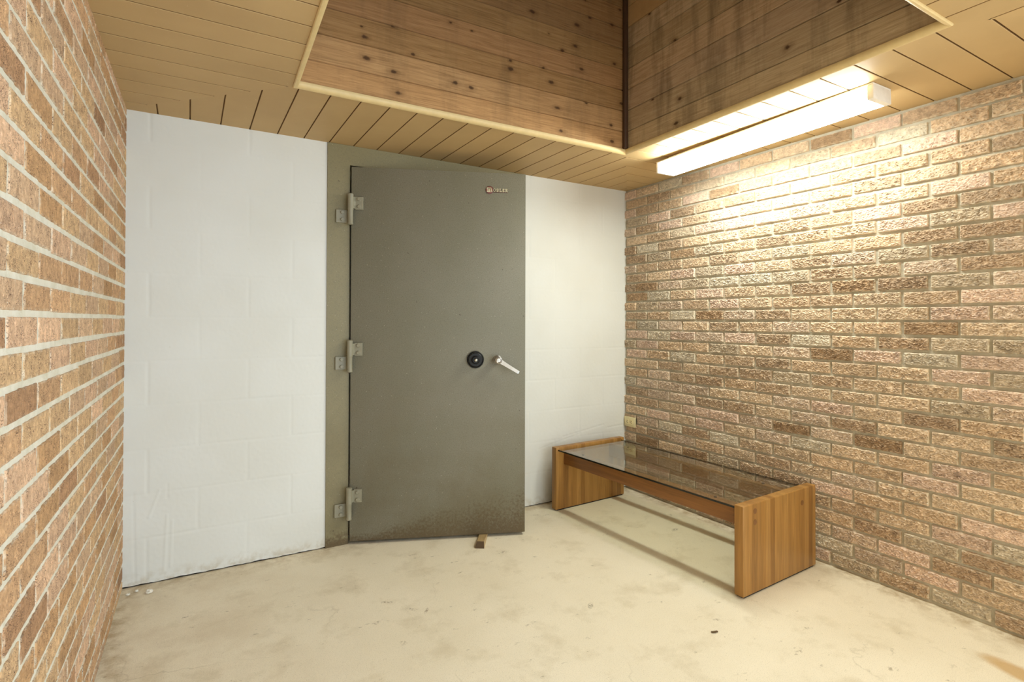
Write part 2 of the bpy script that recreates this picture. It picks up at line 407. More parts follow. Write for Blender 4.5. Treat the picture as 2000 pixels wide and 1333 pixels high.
# ------------------------------------------------------------------ brick walls
def brick_wall(origin, sdir, ndir, L, z_first, course, module, joint, row_phase, nu, nv, relief, palette, weights,
               recess, smear_col, smear_amt, seed, arris=0.0008, s_fine=2.4, jut=1.0):
    rng = np.random.default_rng(seed)
    V, Q, COL, MI = [], [], [], []
    base = 0
    o = np.array(origin); sd = np.array(sdir); nd = np.array(ndir)
    rows = int(math.ceil((H-z_first)/course))
    pal = np.array([lin(*p)[:3] for p in palette])
    for r in range(rows):
        za, zb = z_first+r*course+joint/2, z_first+(r+1)*course-joint/2
        za, zb = max(za, 0.002), min(zb, H+0.004)
        if zb-za < 0.012: continue
        ph = row_phase(r)
        k = -1
        while True:
            s0 = ph+k*module; s1 = s0+module; k += 1
            if s0 > L: break
            a, b = max(s0+joint/2, 0.004), min(s1-joint/2, L)
            if b-a < 0.015: continue
            a += rng.normal(0, 0.0012); b += rng.normal(0, 0.0012)
            c0, c1 = za+rng.normal(0, 0.0010), min(zb+rng.normal(0, 0.0010), H+0.004)
            e = 0.0020
            mu_ = nu if a < s_fine else nu//3
            mv_ = nv if a < s_fine else max(12, nv//3)
            mu_ = max(14, int(mu_*min(1.0, (b-a)/(module-joint))))
            us = np.concatenate([[0, e*0.3, e], np.linspace(e*2, (b-a)-e*2, mu_-6), [(b-a)-e, (b-a)-e*0.3, b-a]])
            vs = np.concatenate([[0, e*0.3, e], np.linspace(e*2, (c1-c0)-e*2, mv_-6), [(c1-c0)-e, (c1-c0)-e*0.3, c1-c0]])
            U, Vv = np.meshgrid(us, vs, indexing='ij')
            # slightly wavy arrises
            S = a+U+arris*pnoise((a+U)*60+3*r, (c0+Vv)*60)*1.2
            Z = c0+Vv+arris*pnoise((a+U)*60+70, (c0+Vv)*60+5*k)*1.2
            d = np.minimum(np.minimum(U, (b-a)-U), np.minimum(Vv, (c1-c0)-Vv))
            edge = sstep(0, 0.0022, d); ring = sstep(0.0005, 0.007, d)
            h, extra = relief(U+rng.random()*50, Vv+rng.random()*50, rng, ring)
            tilt = jut*(rng.normal(0, 0.0012)+rng.normal(0, 0.006)*(U/(b-a)-.5)*0.2)
            out = -recess-0.003+(recess+0.003+h*ring+tilt)*edge
            P = o+S[..., None]*sd+Z[..., None]*np.array([0, 0, 1.0])+out[..., None]*nd
            col = pal[rng.choice(len(pal), p=weights)]*(1+rng.normal(0, 0.06))
            tone = 1+0.10*fbm(U*22+r*9, Vv*22+k*5, 3)
            cc = np.clip(col[None, None, :]*tone[..., None]*extra[..., None], 0.004, 0.95)
            sm = smear_amt*(1-sstep(0.001, 0.008, d))*sstep(-0.35, 0.35, pnoise(S*55, Z*55+11))
            sm = sm*rng.uniform(0.3, 1.0)
            cc = cc*(1-sm[..., None])+np.array(lin(*smear_col)[:3])*sm[..., None]
            m_, k_ = U.shape
            V.append(P.reshape(-1, 3)); COL.append(cc.reshape(-1, 3))
            q = grid_quads(m_, k_, base); Q.append(q); MI.append(np.zeros(len(q), int)); base += m_*k_
    # mortar bed: a gently uneven sheet behind the brick faces, and the wall's solid back
    mu, mv = int(L/0.012), int(H/0.008)
    U, Z = np.meshgrid(np.linspace(0, L, mu), np.linspace(0, H+0.004, mv), indexing='ij')
    out = -recess+0.0016*fbm(U*40, Z*40, 3)
    P = o+U[..., None]*sd+Z[..., None]*np.array([0, 0, 1.0])+out[..., None]*nd
    V.append(P.reshape(-1, 3)); COL.append(np.ones((mu*mv, 3)))
    q = grid_quads(mu, mv, base); Q.append(q); MI.append(np.ones(len(q), int)); base += mu*mv
    th = 0.10
    bx = []
    for s, z, t in ((0, 0, 0), (L, 0, 0), (L, H+.004, 0), (0, H+.004, 0), (0, 0, 1), (L, 0, 1), (L, H+.004, 1), (0, H+.004, 1)):
        bx.append(o+s*sd+np.array([0, 0, z])+(-recess-0.004-th*t)*nd)
    V.append(np.array(bx)); COL.append(np.ones((8, 3)))
    q = np.array([[0, 1, 5, 4], [1, 2, 6, 5], [2, 3, 7, 6], [3, 0, 4, 7], [4, 5, 6, 7], [0, 3, 2, 1]])+base
    Q.append(q); MI.append(np.ones(6, int))
    return np.concatenate(V), np.concatenate(Q), np.concatenate(COL), np.concatenate(MI)

def relief_right(U, Z, rng, ring):
    amp = rng.uniform(0.6, 1.2)
    wx = fbm(U*26, Z*50, 3)
    s1 = Z/0.0078+1.20*wx+0.60*pnoise(U*70, Z*110)
    f = s1-np.floor(s1)
    ledge = np.where(f < 0.13, f/0.13, 1-(f-0.13)/0.87)       # sharp under-cut, long slope up
    gate = sstep(-0.40, 0.25, pnoise(U*48+9, Z*95+3))
    h = 0.0100*amp*(ledge-0.45)*gate+0.0024*fbm(U*120, Z*210, 3)+0.0020*pnoise(U*20, Z*34)
    return h, 1+0.0*U
def relief_left(U, Z, rng, ring):
    p = fbm(U*210+Z*60, Z*170, 3)
    pits = -np.clip(-p-0.22, 0, 0.5)*0.008
    h = pits+0.0006*fbm(U*45, Z*45, 3)
    return h, 1+0.0*U

Lr = 3.05
rd = (math.sin(RA), -math.cos(RA), 0); rn = (-math.cos(RA), -math.sin(RA), 0)
v_, q_, c_, m_ = brick_wall((0, 0.02, 0), rd, rn, Lr, 1.203-19*0.0664, 0.0664, 0.2075, 0.0102,
    lambda r: (0.114+0.02) if (r % 2 == 0) else (0.2185+0.02), 104, 38, relief_right,
    [(208, 184, 156), (214, 187, 166), (204, 177, 147), (188, 163, 136), (190, 172, 148), (204, 182, 160), (180, 154, 127), (204, 190, 168), (168, 140, 110)],
    [0.18, 0.17, 0.17, 0.13, 0.10, 0.11, 0.06, 0.05, 0.03], 0.0110, (216, 206, 182), 0.8, 3)
wr = link_obj('wall_right', np_mesh('wall_right', v_, q_, c_, m_, [M['brick_right'], M['mortar_right']]))
struct(wr, 'right wall of rough rock-faced tan and brown brick beside the glass table', 'wall')

Ll = 3.05
ld = (math.sin(LA), -math.cos(LA), 0); ln = (math.cos(LA), math.sin(LA), 0)
v_, q_, c_, m_ = brick_wall((-W, 0.02, 0), ld, ln, Ll, 1.209-18*0.0688, 0.0688, 0.2165, 0.0112,
    lambda r: 0.083 if (r % 2 == 0) else 0.188, 92, 32, relief_left,
    [(204, 168, 126), (196, 156, 116), (210, 172, 138), (186, 146, 104), (198, 164, 130), (176, 136, 100)],
    [0.24, 0.2, 0.18, 0.14, 0.16, 0.08], 0.0027, (222, 216, 196), 0.5, 5, 0.0003, 2.2, 0.22)
wl = link_obj('wall_left', np_mesh('wall_left', v_, q_, c_, m_, [M['brick_left'], M['mortar_left']]))
struct(wl, 'left wall of pitted orange tan brick with pale mortar joints', 'wall')

# ------------------------------------------------------------------ painted block back wall
FX0, FX1 = -2.087, -0.868       # door frame outer edges
def block_panel(x0, x1, seed):
    nu = int((x1-x0)/0.005)+1; nvv = int(H/0.005)+1
    xs = np.linspace(x0, x1, nu); zs = np.linspace(0.0, H, nvv)
    X, Z = np.meshgrid(xs, zs, indexing='ij')
    y = np.zeros_like(X)
    for r in range(0, 12):
        zb = 0.009+0.2*r
        s = 0.35+0.65*sstep(-0.3, 0.4, pnoise(X*3.1+r*7, X*0+r))
        y += 0.0013*s*np.exp(-((Z-zb-0.003*pnoise(X*2, X*0+r))/0.0050)**2)*(0.55 if r > 5 else 1.0)
        off = -2.868 if r % 2 == 0 else -2.667
        for k in range(-1, 9):
            xj = off+0.41*k
            inrow = sstep(zb-0.004, zb+0.010, Z)*(1-sstep(zb+0.19, zb+0.204, Z))
            amp = 0.0012+0.0006*math.sin(r*3.3+k*5.1)
            y += amp*np.exp(-((X-xj-0.002*pnoise(Z*9, Z*0+k))/0.0062)**2)*inrow
    y += 0.0004*fbm(X*5, Z*5, 3)+0.00022*fbm(X*60, Z*60, 3)
    # knife scratches and trowel ridges low on the wall near the left corner
    for (xa, za, xb, zb, a) in ((-2.80, .05, -2.79, .30, -.0016), (-2.775, .06, -2.77, .27, -.0014), (-2.91, .02, -2.92, .42, .0012),
                               (-2.86, .30, -2.82, .42, -.0012), (-2.79, .38, -2.79, .44, .001), (-0.55, .42, -0.20, .47, .0014),
                               (-0.75, .36, -0.40, .43, .0012), (-0.16, .445, -0.01, .452, .0022)):
        t = np.clip(((X-xa)*(xb-xa)+(Z-za)*(zb-za))/((xb-xa)**2+(zb-za)**2), 0, 1)
        dd = np.hypot(X-xa-t*(xb-xa), Z-za-t*(zb-za))
        y += a*np.exp(-(dd/0.004)**2)
    # ragged lower edge of the paint
    low = 0.006+0.004*fbm(X*9+seed, X*0+2, 4)
    Zn = np.where(Z < 0.03, low+(Z/0.03)*(0.03-low), Z)
    P = np.stack([X, y, Zn], -1)
    return P.reshape(-1, 3), grid_quads(nu, nvv)[:, ::-1], nu*nvv
V = []; Q = []; MI = []; base = 0
for x0, x1, sd in ((-W-0.03, FX0, 1), (FX1, 0.03, 2)):
    p, q, cnt = block_panel(x0, x1, sd)
    V.append(p); Q.append(q+base); MI.append(np.zeros(len(q), int)); base += cnt
    b = np.array([(x, y, z) for y in (0.006, 0.20) for x, z in ((x0, 0), (x1, 0), (x1, H), (x0, H))])
    V.append(b); q = np.array([[0, 1, 2, 3], [4, 7, 6, 5], [0, 4, 5, 1], [1, 5, 6, 2], [2, 6, 7, 3], [3, 7, 4, 0]])+base
    Q.append(q); MI.append(np.array([1, 0, 1, 0, 0, 0])); base += 8
wb = link_obj('wall_back', np_mesh('wall_back', np.concatenate(V), np.concatenate(Q), None, np.concatenate(MI), [M['block'], M['dark']]))
struct(wb, 'white painted concrete block wall behind the steel door', 'wall')

# vault room behind the door (seen only through the gap)
bm = bmesh.new()
x0, x1, y0, y1 = FX0-0.25, FX1+0.25, 0.22, 1.5
box(bm, (x0-.05, y0, 0), (x0, y1, H+.05)); box(bm, (x1, y0, 0), (x1+.05, y1, H+.05))
box(bm, (x0-.05, y1, 0), (x1+.05, y1+.05, H+.05)); box(bm, (x0-.05, y0, H), (x1+.05, y1, H+.05))
box(bm, (x0-.05, y0-.02, 0), (FX0, y0, H+.05)); box(bm, (FX1, y0-.02, 0), (x1+.05, y0, H+.05))
struct(bm_obj('wall_vault', bm, M['interior']), 'dim plaster walls of the room behind the steel door', 'wall')

# ------------------------------------------------------------------ floor
bm = bmesh.new(); box(bm, (-W-0.35, -3.5, -0.12), (0.35, 1.6, 0.0))
struct(bm_obj('floor', bm, M['floor']), 'cream painted concrete floor with scuffs and dirt', 'floor')

# ------------------------------------------------------------------ ceiling of painted boards with a square opening
FL, FR, NR, NL = (-2.347, -0.652), (-0.610, -0.672), (-0.655, -2.197), (-2.405, -2.205)
YF = -2.86                       # front edge of the boarded ceiling
CL = (-W-.02, 0.0); CR = (0.02, 0.0); CFR = (0.02, YF); CFL = (-W-.06, YF)
def lerp_line(p, q, t_axis, val):
    t = (val-p[t_axis])/(q[t_axis]-p[t_axis]); return p[1-t_axis]+t*(q[1-t_axis]-p[1-t_axis])
cv, cq, cc, cm = [], [], [], []
def board(axis, a, b, e0, e1, tone):
    """board spanning [a,b] on 'axis'; its ends along the other axis given by functions e0,e1."""
    ch, dp = 0.0040, 0.0075
    prof = [(a, dp), (a+0.0026, dp), (a+0.0026, 0.0012), (a+ch, 0.0), (b-ch, 0.0), (b-0.0026, 0.0012), (b-0.0026, dp), (b, dp)]
    prof = (prof[:4]+sorted([(p[axis], 0.0) for p in (FL, FR, NR, NL) if a+ch+.0005 < p[axis] < b-ch-.0005])+prof[4:])
    i0 = len(cv)
    for t, z in prof:
        for fn in (e0, e1):
            o = fn(t); p = (t, o, H+z) if axis == 0 else (o, t, H+z)
            cv.append(p); cc.append((tone, tone, tone))
    for k in range(len(prof)-1):
        q = [i0+2*k, i0+2*k+1, i0+2*k+3, i0+2*k+2]
        cq.append(q); cm.append(0 if prof[k][1] < .002 and prof[k+1][1] < .002 else 2)
def tone(): return float(np.clip(RNG.normal(1.0, 0.018), 0.95, 1.05))
def spans(grooves, lo, hi):
    g = [lo]+[x for x in grooves if lo+.004 < x < hi-.004]+[hi]
    return list(zip(g, g[1:]))
# back strip: boards run front to back
def back_end(x):
    if x < FL[0]: return lerp_line(CL, FL, 0, x)
    if x > FR[0]: return lerp_line(FR, CR, 0, x)
    return lerp_line(FL, FR, 0, x)
for a, b in spans([-2.839+0.1268*k for k in range(0, 24)], CL[0], CR[0]): board(0, a, b, lambda x: 0.0+0.004, back_end, tone())
def front_end(x):
    if x < NL[0]: return lerp_line(CFL, NL, 0, x)
    if x > NR[0]: return lerp_line(NR, CFR, 0, x)
    return lerp_line(NL, NR, 0, x)
for a, b in spans([-0.576-0.127*k for k in range(-5, 20)][::-1], CFL[0], CFR[0]): board(0, a, b, lambda x: YF, front_end, tone())
def left_end(y):
    if y > FL[1]: return lerp_line(CL, FL, 1, y)
    if y < NL[1]: return lerp_line(CFL, NL, 1, y)
    return lerp_line(FL, NL, 1, y)
for a, b in spans(sorted(-0.104-0.1297*k for k in range(0, 22)), YF, 0.0): board(1, a, b, lambda y: -W-.06, left_end, tone())
def right_end(y):
    if y > FR[1]: return lerp_line(CR, FR, 1, y)
    if y < NR[1]: return lerp_line(NR, CFR, 1, y)
    return lerp_line(FR, NR, 1, y)
for a, b in spans(sorted(-0.105-0.1280*k for k in range(0, 22)), YF, 0.0): board(1, a, b, lambda y: 0.03, right_end, tone())
cv = np.array(cv); cq = np.array(cq); cc = np.array(cc)
nb0 = len(cv)
# solid backing over the boards, around the opening
bk = []; bq = []
def slab(pts, z0, z1):
    i = nb0+len(bk)
    for z in (z0, z1):
        for p in pts: bk.append((p[0], p[1], z))
    for q in ((0, 1, 2, 3), (7, 6, 5, 4), (0, 4, 5, 1), (1, 5, 6, 2), (2, 6, 7, 3), (3, 7, 4, 0)): bq.append([i+k for k in q])
OL, OR_, OB, OF = -W-.16, 0.16, 0.22, YF-0.04
for pts in ([(OL, OB), (OR_, OB), FR, FL], [(OR_, OB), (OR_, OF), NR, FR], [(OR_, OF), (OL, OF), NL, NR], [(OL, OF), (OL, OB), FL, NL]):
    slab(pts, H+0.0077, H+0.05)
me = np_mesh('ceiling', np.concatenate([cv, np.array(bk)]), np.concatenate([cq, np.array(bq)]),
             np.concatenate([cc, np.ones((len(bk), 3))]), np.concatenate([np.array(cm), np.ones(len(bq), int)]),
             [M['ceiling'], M['rough_ply'], M['groove']], smooth=False)
struct(link_obj('ceiling', me), 'tan painted tongue and groove board ceiling around the square opening', 'ceiling')

# ------------------------------------------------------------------ cedar lined light well
TOPZ = 4.1
def well_wall(name, p, q, mat, nrm, label, tan_from=None, light_fade=0.0):
    """horizontal boards between plan points p and q."""
    V, Q, COL, MI = [], [], [], []
    p = np.array([p[0], p[1], 0.0]); q = np.array([q[0], q[1], 0.0]); nrm = np.array([nrm[0], nrm[1], 0.0])
    zs = [H-0.0]+[2.256+0.1164*k for k in range(0, 17)]
    zs = [z for z in zs if z < TOPZ]+[TOPZ]
    for r, (za, zb) in enumerate(zip(zs, zs[1:])):
        tn = float(np.clip(RNG.normal(1.0, 0.10), 0.80, 1.2))*(1+light_fade*max(-0.9, 1-r*0.5))  # random board tone, times painted-in light falloff: lighter low boards, darker above
        hue = np.array([1+RNG.normal(0, .02), 1.0, 1+RNG.normal(0, .03)])
        i0 = len(V)
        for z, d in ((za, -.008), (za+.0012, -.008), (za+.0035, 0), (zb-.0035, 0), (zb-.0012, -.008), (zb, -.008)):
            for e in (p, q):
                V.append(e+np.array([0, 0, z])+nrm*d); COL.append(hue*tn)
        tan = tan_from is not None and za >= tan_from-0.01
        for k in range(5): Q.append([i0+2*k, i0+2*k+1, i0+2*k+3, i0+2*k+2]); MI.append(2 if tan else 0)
    i0 = len(V)
    for d in (-.0085, -.03):
        for e, z in ((p, H+.006), (q, H+.006), (q, TOPZ), (p, TOPZ)): V.append(e+np.array([0, 0, z])+nrm*d); COL.append((1, 1, 1))
    for f in ((0, 1, 2, 3), (7, 6, 5, 4), (0, 4, 5, 1), (1, 5, 6, 2), (2, 6, 7, 3), (3, 7, 4, 0)): Q.append([i0+k for k in f]); MI.append(1)
    me = np_mesh(name, np.array(V), np.array(Q), np.array(COL), np.array(MI), [mat, M['rough_ply'], M['tan_panel']], smooth=False)
    struct(link_obj(name, me), label, 'wall')
IN = 0.004
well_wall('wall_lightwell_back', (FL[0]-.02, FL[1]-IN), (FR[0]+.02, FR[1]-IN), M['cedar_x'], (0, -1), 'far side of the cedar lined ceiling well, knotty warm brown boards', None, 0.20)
well_wall('wall_lightwell_right', (FR[0]-IN, FR[1]+.02), (NR[0]-IN, NR[1]-.02), M['cedar_y'], (-1, 0), 'right side of the cedar lined ceiling well, stained grey brown boards', 2.838)
well_wall('wall_lightwell_front', (NL[0]-.02, NL[1]+IN), (NR[0]+.02, NR[1]+IN), M['cedar_x'], (0, 1), 'near side of the cedar lined ceiling well')
well_wall('wall_lightwell_left', (FL[0]+IN, FL[1]+.02), (NL[0]+IN, NL[1]-.02), M['cedar_y'], (1, 0), 'left side of the cedar lined ceiling well')
bm = bmesh.new(); box(bm, (-2.5, -2.3, TOPZ), (-0.5, -0.55, TOPZ+.05))
struct(bm_obj('ceiling_lightwell', bm, M['cedar_dark']), 'dark boarded lid closing the top of the ceiling well', 'ceiling')

# trim bars round the opening: rounded lip hanging just below the boards and lapping up the well wall
def trim_bar(name, p, q, inward, mat, label, prof):
    p = Vector((p[0], p[1], 0)); q = Vector((q[0], q[1], 0)); d = (q-p).normalized(); inw = Vector((inward[0], inward[1], 0))
    bm = bmesh.new(); rings = []
    for e, s in ((p, 1), (q, -1)):
        ring = []
        for (i, z) in prof:
            ring.append(bm.verts.new(e+inw*i+d*(s*i)+Vector((0, 0, H+z))))   # mitred ends
        rings.append(ring)
    m = len(prof)
    for k in range(m): bm.faces.new((rings[0][k], rings[0][(k+1) % m], rings[1][(k+1) % m], rings[1][k]))
    bm.faces.new(rings[0]); bm.faces.new(rings[1][::-1])
    return struct(bm_obj(name, bm, mat, smooth=40), label, 'trim')
R0 = 0.020
prof = [(-0.011, 0.001), (-0.011, -0.005)]+[(-0.008+R0*math.sin(a), -0.008+R0*(1-math.cos(a))) for a in np.linspace(0, PI/2, 8)]+[(R0-0.008, 0.017), (0.005, 0.017), (0.005, 0.001)]
for nm, p, q, inw, lb in (('trim_1', FL, FR, (0, -1), 'pale tan rounded moulding along the far edge of the ceiling opening'),
                          ('trim_2', FR, NR, (-1, 0), 'tan rounded moulding along the right edge of the ceiling opening'),
                          ('trim_3', NR, NL, (0, 1), 'tan rounded moulding along the near edge of the ceiling opening'),
                          ('trim_4', NL, FL, (1, 0), 'pale tan rounded moulding along the left edge of the ceiling opening')):
    trim_bar(nm, p, q, inw, M['ceiling_trim'], lb, prof)
bm = bmesh.new()
cx, cy = FR[0]-IN, FR[1]-IN
box(bm, (cx-0.026, cy-0.026, H+0.018), (cx, cy, TOPZ), 0.008, 3)
struct(bm_obj('trim_5', bm, M['cedar_dark'], smooth=40), 'dark vertical corner strip where two cedar well walls meet', 'trim')

# ------------------------------------------------------------------ steel frame and vault door
bm = bmesh.new()
HX = -1.966; JX = -0.995; HZ = 2.034
U_ = [(FX0, 0), (HX-.004, 0), (HX-.004, HZ), (JX, HZ), (JX, 0), (FX1, 0), (FX1, H-.001), (FX0, H-.001)]
ra = [[bm.verts.new((x, y, z)) for x, z in U_] for y in (-0.007, 0.205)]
for k in range(8): bm.faces.new((ra[0][k], ra[0][(k+1) % 8], ra[1][(k+1) % 8], ra[1][k]))
for r_a in ra:
    for q in ((0, 1, 2, 7), (2, 3, 6, 7), (3, 4, 5, 6)): bm.faces.new([r_a[k] for k in q])
box(bm, (HX-0.0042, 0.115, 0.0), (HX+0.03, 0.205, HZ-.0005)); box(bm, (JX-0.03, 0.115, 0.0), (JX+.0002, 0.205, HZ-.0005))
struct(bm_obj('trim_6', bm, M['steel_frame']), 'olive grey painted steel door frame set in the white block wall', 'door frame')

DP = Vector((-1.966, -0.022, 0.0)); DA = math.radians(-22.18); DL = 0.949
door = empty('door_1', DP, DA)
struct(door, 'heavy grey steel vault door standing ajar with dial and lever', 'door')
bm = bmesh.new()
box(bm, (0.0, 0.0, 0.017), (DL, 0.055, 2.023), 0.0025, 2)
box(bm, (0.05, 0.0555, 0.06), (DL-0.05, 0.10, 1.97), 0.003, 1)
panel = bm_obj('door_panel', bm, M['steel_door'], door, smooth=30)
# hinges: barrel in the gap, one plate bolted to the door and one to the frame
def hinge(z0, z1):
    zm = (z0+z1)/2
    hb = bmesh.new()
    cy_ = -0.026
    lathe(hb, [(0.010, z0), (0.0145, z0+0.003), (0.0145, z0+0.009), (0.0133, z0+0.012), (0.0138, zm-0.005), (0.0152, zm-0.003), (0.0152, zm+0.003), (0.0150, zm+0.005),
               (0.0150, z1-0.014), (0.0158, z1-0.011), (0.0158, z1-0.004), (0.010, z1)], 28, 'Z', (0.0, cy_, 0))
    barrel = bm_obj('hinge', hb, M['hinge'], door, smooth=40)
    barrel['label'] = 'painted steel barrel hinge'
    pb = bmesh.new()
    za, zb = zm+0.001, zm+0.070
    box(pb, (0.022, -0.011, za), (0.063, -0.001, zb), 0.0012, 1)
    hexa(pb, [(0.006, -0.034, za+.004), (0.024, -0.011, za+.004), (0.024, -0.002, za+.004), (0.004, -0.018, za+.004),
              (0.006, -0.034, zb-.004), (0.024, -0.011, zb-.004), (0.024, -0.002, zb-.004), (0.004, -0.018, zb-.004)])
    bm_obj('door_plate', pb, M['hinge'], barrel)
    for zz in (za+0.016, zb-0.014): bolt((0.042, -0.011, zz), barrel, 0.0)
    # frame plate lives in the frame's plane: rotate back about the hinge axis
    fr_ = -DA
    pb = bmesh.new()
    za, zb = zm-0.072, zm-0.003
    box(pb, (-0.078, 0.0035, za), (-0.020, 0.0135, zb), 0.0012, 1)
    hexa(pb, [(-0.022, 0.004, za+.004), (-0.006, -0.020, za+.004), (0.0, -0.012, za+.004), (-0.022, 0.0125, za+.004),
              (-0.022, 0.004, zb-.004), (-0.006, -0.020, zb-.004), (0.0, -0.012, zb-.004), (-0.022, 0.0125, zb-.004)])
    bm_obj('frame_plate', pb, M['hinge'], barrel, rot=(0, 0, fr_))
    for zz in (za+0.016, zb-0.015):
        p = Matrix.Rotation(fr_, 3, 'Z') @ Vector((-0.047, 0.0035, zz))
        bolt(p, barrel, fr_)
def bolt(p, parent, rz):
    bb = bmesh.new()
    lathe(bb, [(0.0115, 0.0), (0.0115, -0.0022), (0.0090, -0.0026), (0.0090, -0.0085), (0.0080, -0.0102)], 6 if False else 18, 'Y', (0, 0, 0))
    bm_obj('hinge_bolt', bb, M['hinge'], parent, loc=p, rot=(0, 0, rz), smooth=40)
for z0, z1 in ((1.706, 1.874), (0.921, 1.094), (0.140, 0.312)): hinge(z0, z1)
# combination dial
DXc, DZc = 0.668, 0.983
bm = bmesh.new()
lathe(bm, [(0.047, -0.0005), (0.047, -0.006), (0.0445, -0.009), (0.0435, -0.009), (0.042, -0.007), (0.0405, -0.012), (0.038, -0.024), (0.0355, -0.026)], 64, 'Y', (DXc, 0, DZc))
dial = bm_obj('combination_dial', bm, M['black'], door, smooth=35); dial['label'] = 'round black combination dial'
bm = bmesh.new()
lathe(bm, [(0.0465, -0.0004), (0.0492, -0.0004), (0.0492, -0.005), (0.0478, -0.0072), (0.0472, -0.0060)], 64, 'Y', (DXc, 0, DZc))
bm_obj('dial_ring', bm, M['nickel'], dial, smooth=35)
bm = bmesh.new()
lathe(bm, [(0.022, -0.0258), (0.022, -0.044), (0.0205, -0.047), (0.0175, -0.0485), (0.0165, -0.0470), (0.0105, -0.0465), (0.010, -0.052), (0.006, -0.054)], 60, 'Y', (DXc, 0, DZc),
      ripple=lambda k, i: (1+0.03*((i % 3 == 0)*2-1)) if k in (0, 1) else 1)
bm_obj('dial_knob', bm, M['black'], dial, smooth=35)
bm = bmesh.new(); lathe(bm, [(0.0082, -0.0466), (0.0082, -0.0535), (0.0060, -0.0550), (0.002, -0.0553)], 24, 'Y', (DXc, 0, DZc))
bm_obj('dial_spindle', bm, M['nickel'], dial, smooth=35)
bm = bmesh.new()
for i in range(50):
    a = 2*PI*i/50; r0 = 0.0368 if i % 5 == 0 else 0.0380
    cxx, czz = math.cos(a), math.sin(a); w = 0.00030
    pts = []
    for r, y in ((r0, -0.0257), (0.0402, -0.0135)):
        for s in (-1, 1): pts.append((DXc+cxx*r-czz*w*s, y-0.0006, DZc+czz*r+cxx*w*s))
    vs = [bm.verts.new(p) for p in pts]; bm.faces.new((vs[0], vs[1], vs[3], vs[2]))
bm_obj('dial_graduation', bm, M['tick'], dial)
# lever handle
HXc, HZc = 0.791, 0.982
bm = bmesh.new()
lathe(bm, [(0.0235, -0.0005), (0.0235, -0.006), (0.0190, -0.010), (0.0175, -0.040), (0.0205, -0.044), (0.0215, -0.058), (0.0195, -0.064), (0.0130, -0.067), (0.0105, -0.0655), (0.004, -0.066)], 40, 'Y', (HXc, 0, HZc))
hub = bm_obj('door_handle', bm, M['chrome'], door, smooth=35); hub['label'] = 'chrome lever handle pointing down right'
bm = bmesh.new()
ang = math.atan2(0.914-HZc, 0.902-HXc); ca, sa = math.cos(ang), math.sin(ang)
def lv(u, w, y): return (HXc+ca*u-sa*w, y, HZc+sa*u+ca*w)
sec = [(0.008, 0.0150, -0.062, -0.046), (0.030, 0.0125, -0.064, -0.050), (0.085, 0.0105, -0.070, -0.058), (0.122, 0.0098, -0.073, -0.062), (0.130, 0.0085, -0.072, -0.063)]
rings = []
for u, w, ya, yb in sec: rings.append([bm.verts.new(lv(u, -w, yb)), bm.verts.new(lv(u, w, yb)), bm.verts.new(lv(u, w*0.86, ya)), bm.verts.new(lv(u, -w*0.86, ya))])
for a, b in zip(rings, rings[1:]):
    for k in range(4): bm.faces.new((a[k], a[(k+1) % 4], b[(k+1) % 4], b[k]))
bm.faces.new(rings[0]); bm.faces.new(rings[-1])
bm_obj('lever', bm, M['chrome'], hub)
# maker's badge: ring and disc with raised letters
bm = bmesh.new(); BX, BZ = 0.7445, 1.9255
lathe(bm, [(0.0225, -0.0003), (0.0225, -0.0022), (0.0215, -0.0026), (0.0178, -0.0026), (0.0172, -0.0018)], 48, 'Y', (BX, 0, BZ))
badge = bm_obj('badge', bm, M['maroon'], door, smooth=35); badge['label'] = "small round maroon maker's badge with raised lettering"
bm = bmesh.new(); lathe(bm, [(0.0176, -0.0017), (0.0176, -0.0023), (0.0170, -0.0024)], 40, 'Y', (BX, 0, BZ))
bm_obj('badge_disc', bm, M['rose'], badge)
def strokes(bm, segs, x, z, s, th, y0, y1):
    for poly in segs:
        for (ax, az), (bx_, bz) in zip(poly, poly[1:]):
            a = Vector((x+ax*s, 0, z+az*s)); b = Vector((x+bx_*s, 0, z+bz*s)); d = (b-a)
            if d.length < 1e-6: continue
            d.normalize(); nrm = Vector((-d.z, 0, d.x))*th/2; a2 = a-d*th*0.4; b2 = b+d*th*0.4
            vs = []
            for y in (y0, y1):
                for p in (a2-nrm, b2-nrm, b2+nrm, a2+nrm): vs.append(bm.verts.new((p.x, y, p.z)))
            for q in ((0, 1, 2, 3), (7, 6, 5, 4), (0, 4, 5, 1), (1, 5, 6, 2), (2, 6, 7, 3), (3, 7, 4, 0)): bm.faces.new([vs[i] for i in q])
def arc(cx_, cz_, rx, rz, a0, a1, k=14): return [(cx_+rx*math.cos(a0+(a1-a0)*i/k), cz_+rz*math.sin(a0+(a1-a0)*i/k)) for i in range(k+1)]
GL = {
 'm': [[(-.12, .86), (.12, .86), (.12, 0)], [(-.08, 0), (.30, 0)], arc(.33, .62, .21, .26, PI, 0)+[(.54, 0)], [(.40, 0), (.68, 0)], arc(.77, .62, .23, .26, PI, 0)+[(1.0, .12), (1.14, 0)]],
 'O': [arc(.40, .5, .40, .5, 0, 2*PI, 22)],
 'S': [[(.68, .82), (.50, .98), (.22, .98), (.06, .80), (.14, .58), (.56, .44), (.68, .22), (.52, .02), (.20, .02), (.03, .18)]],
 'L': [[(.14, 1), (.14, 0), (.62, 0), (.62, .22)], [(0, 1), (.32, 1)], [(0, 0), (.2, 0)]],
 'E': [[(.62, .80), (.62, 1), (.14, 1), (.14, 0), (.64, 0), (.64, .22)], [(.14, .52), (.48, .52)]],
 'R': [[(.14, 0), (.14, 1), (.48, 1), (.64, .88), (.64, .64), (.48, .52), (.14, .52)], [(.42, .52), (.68, 0), (.78, 0)], [(0, 0), (.30, 0)], [(0, 1), (.14, 1)]],
}
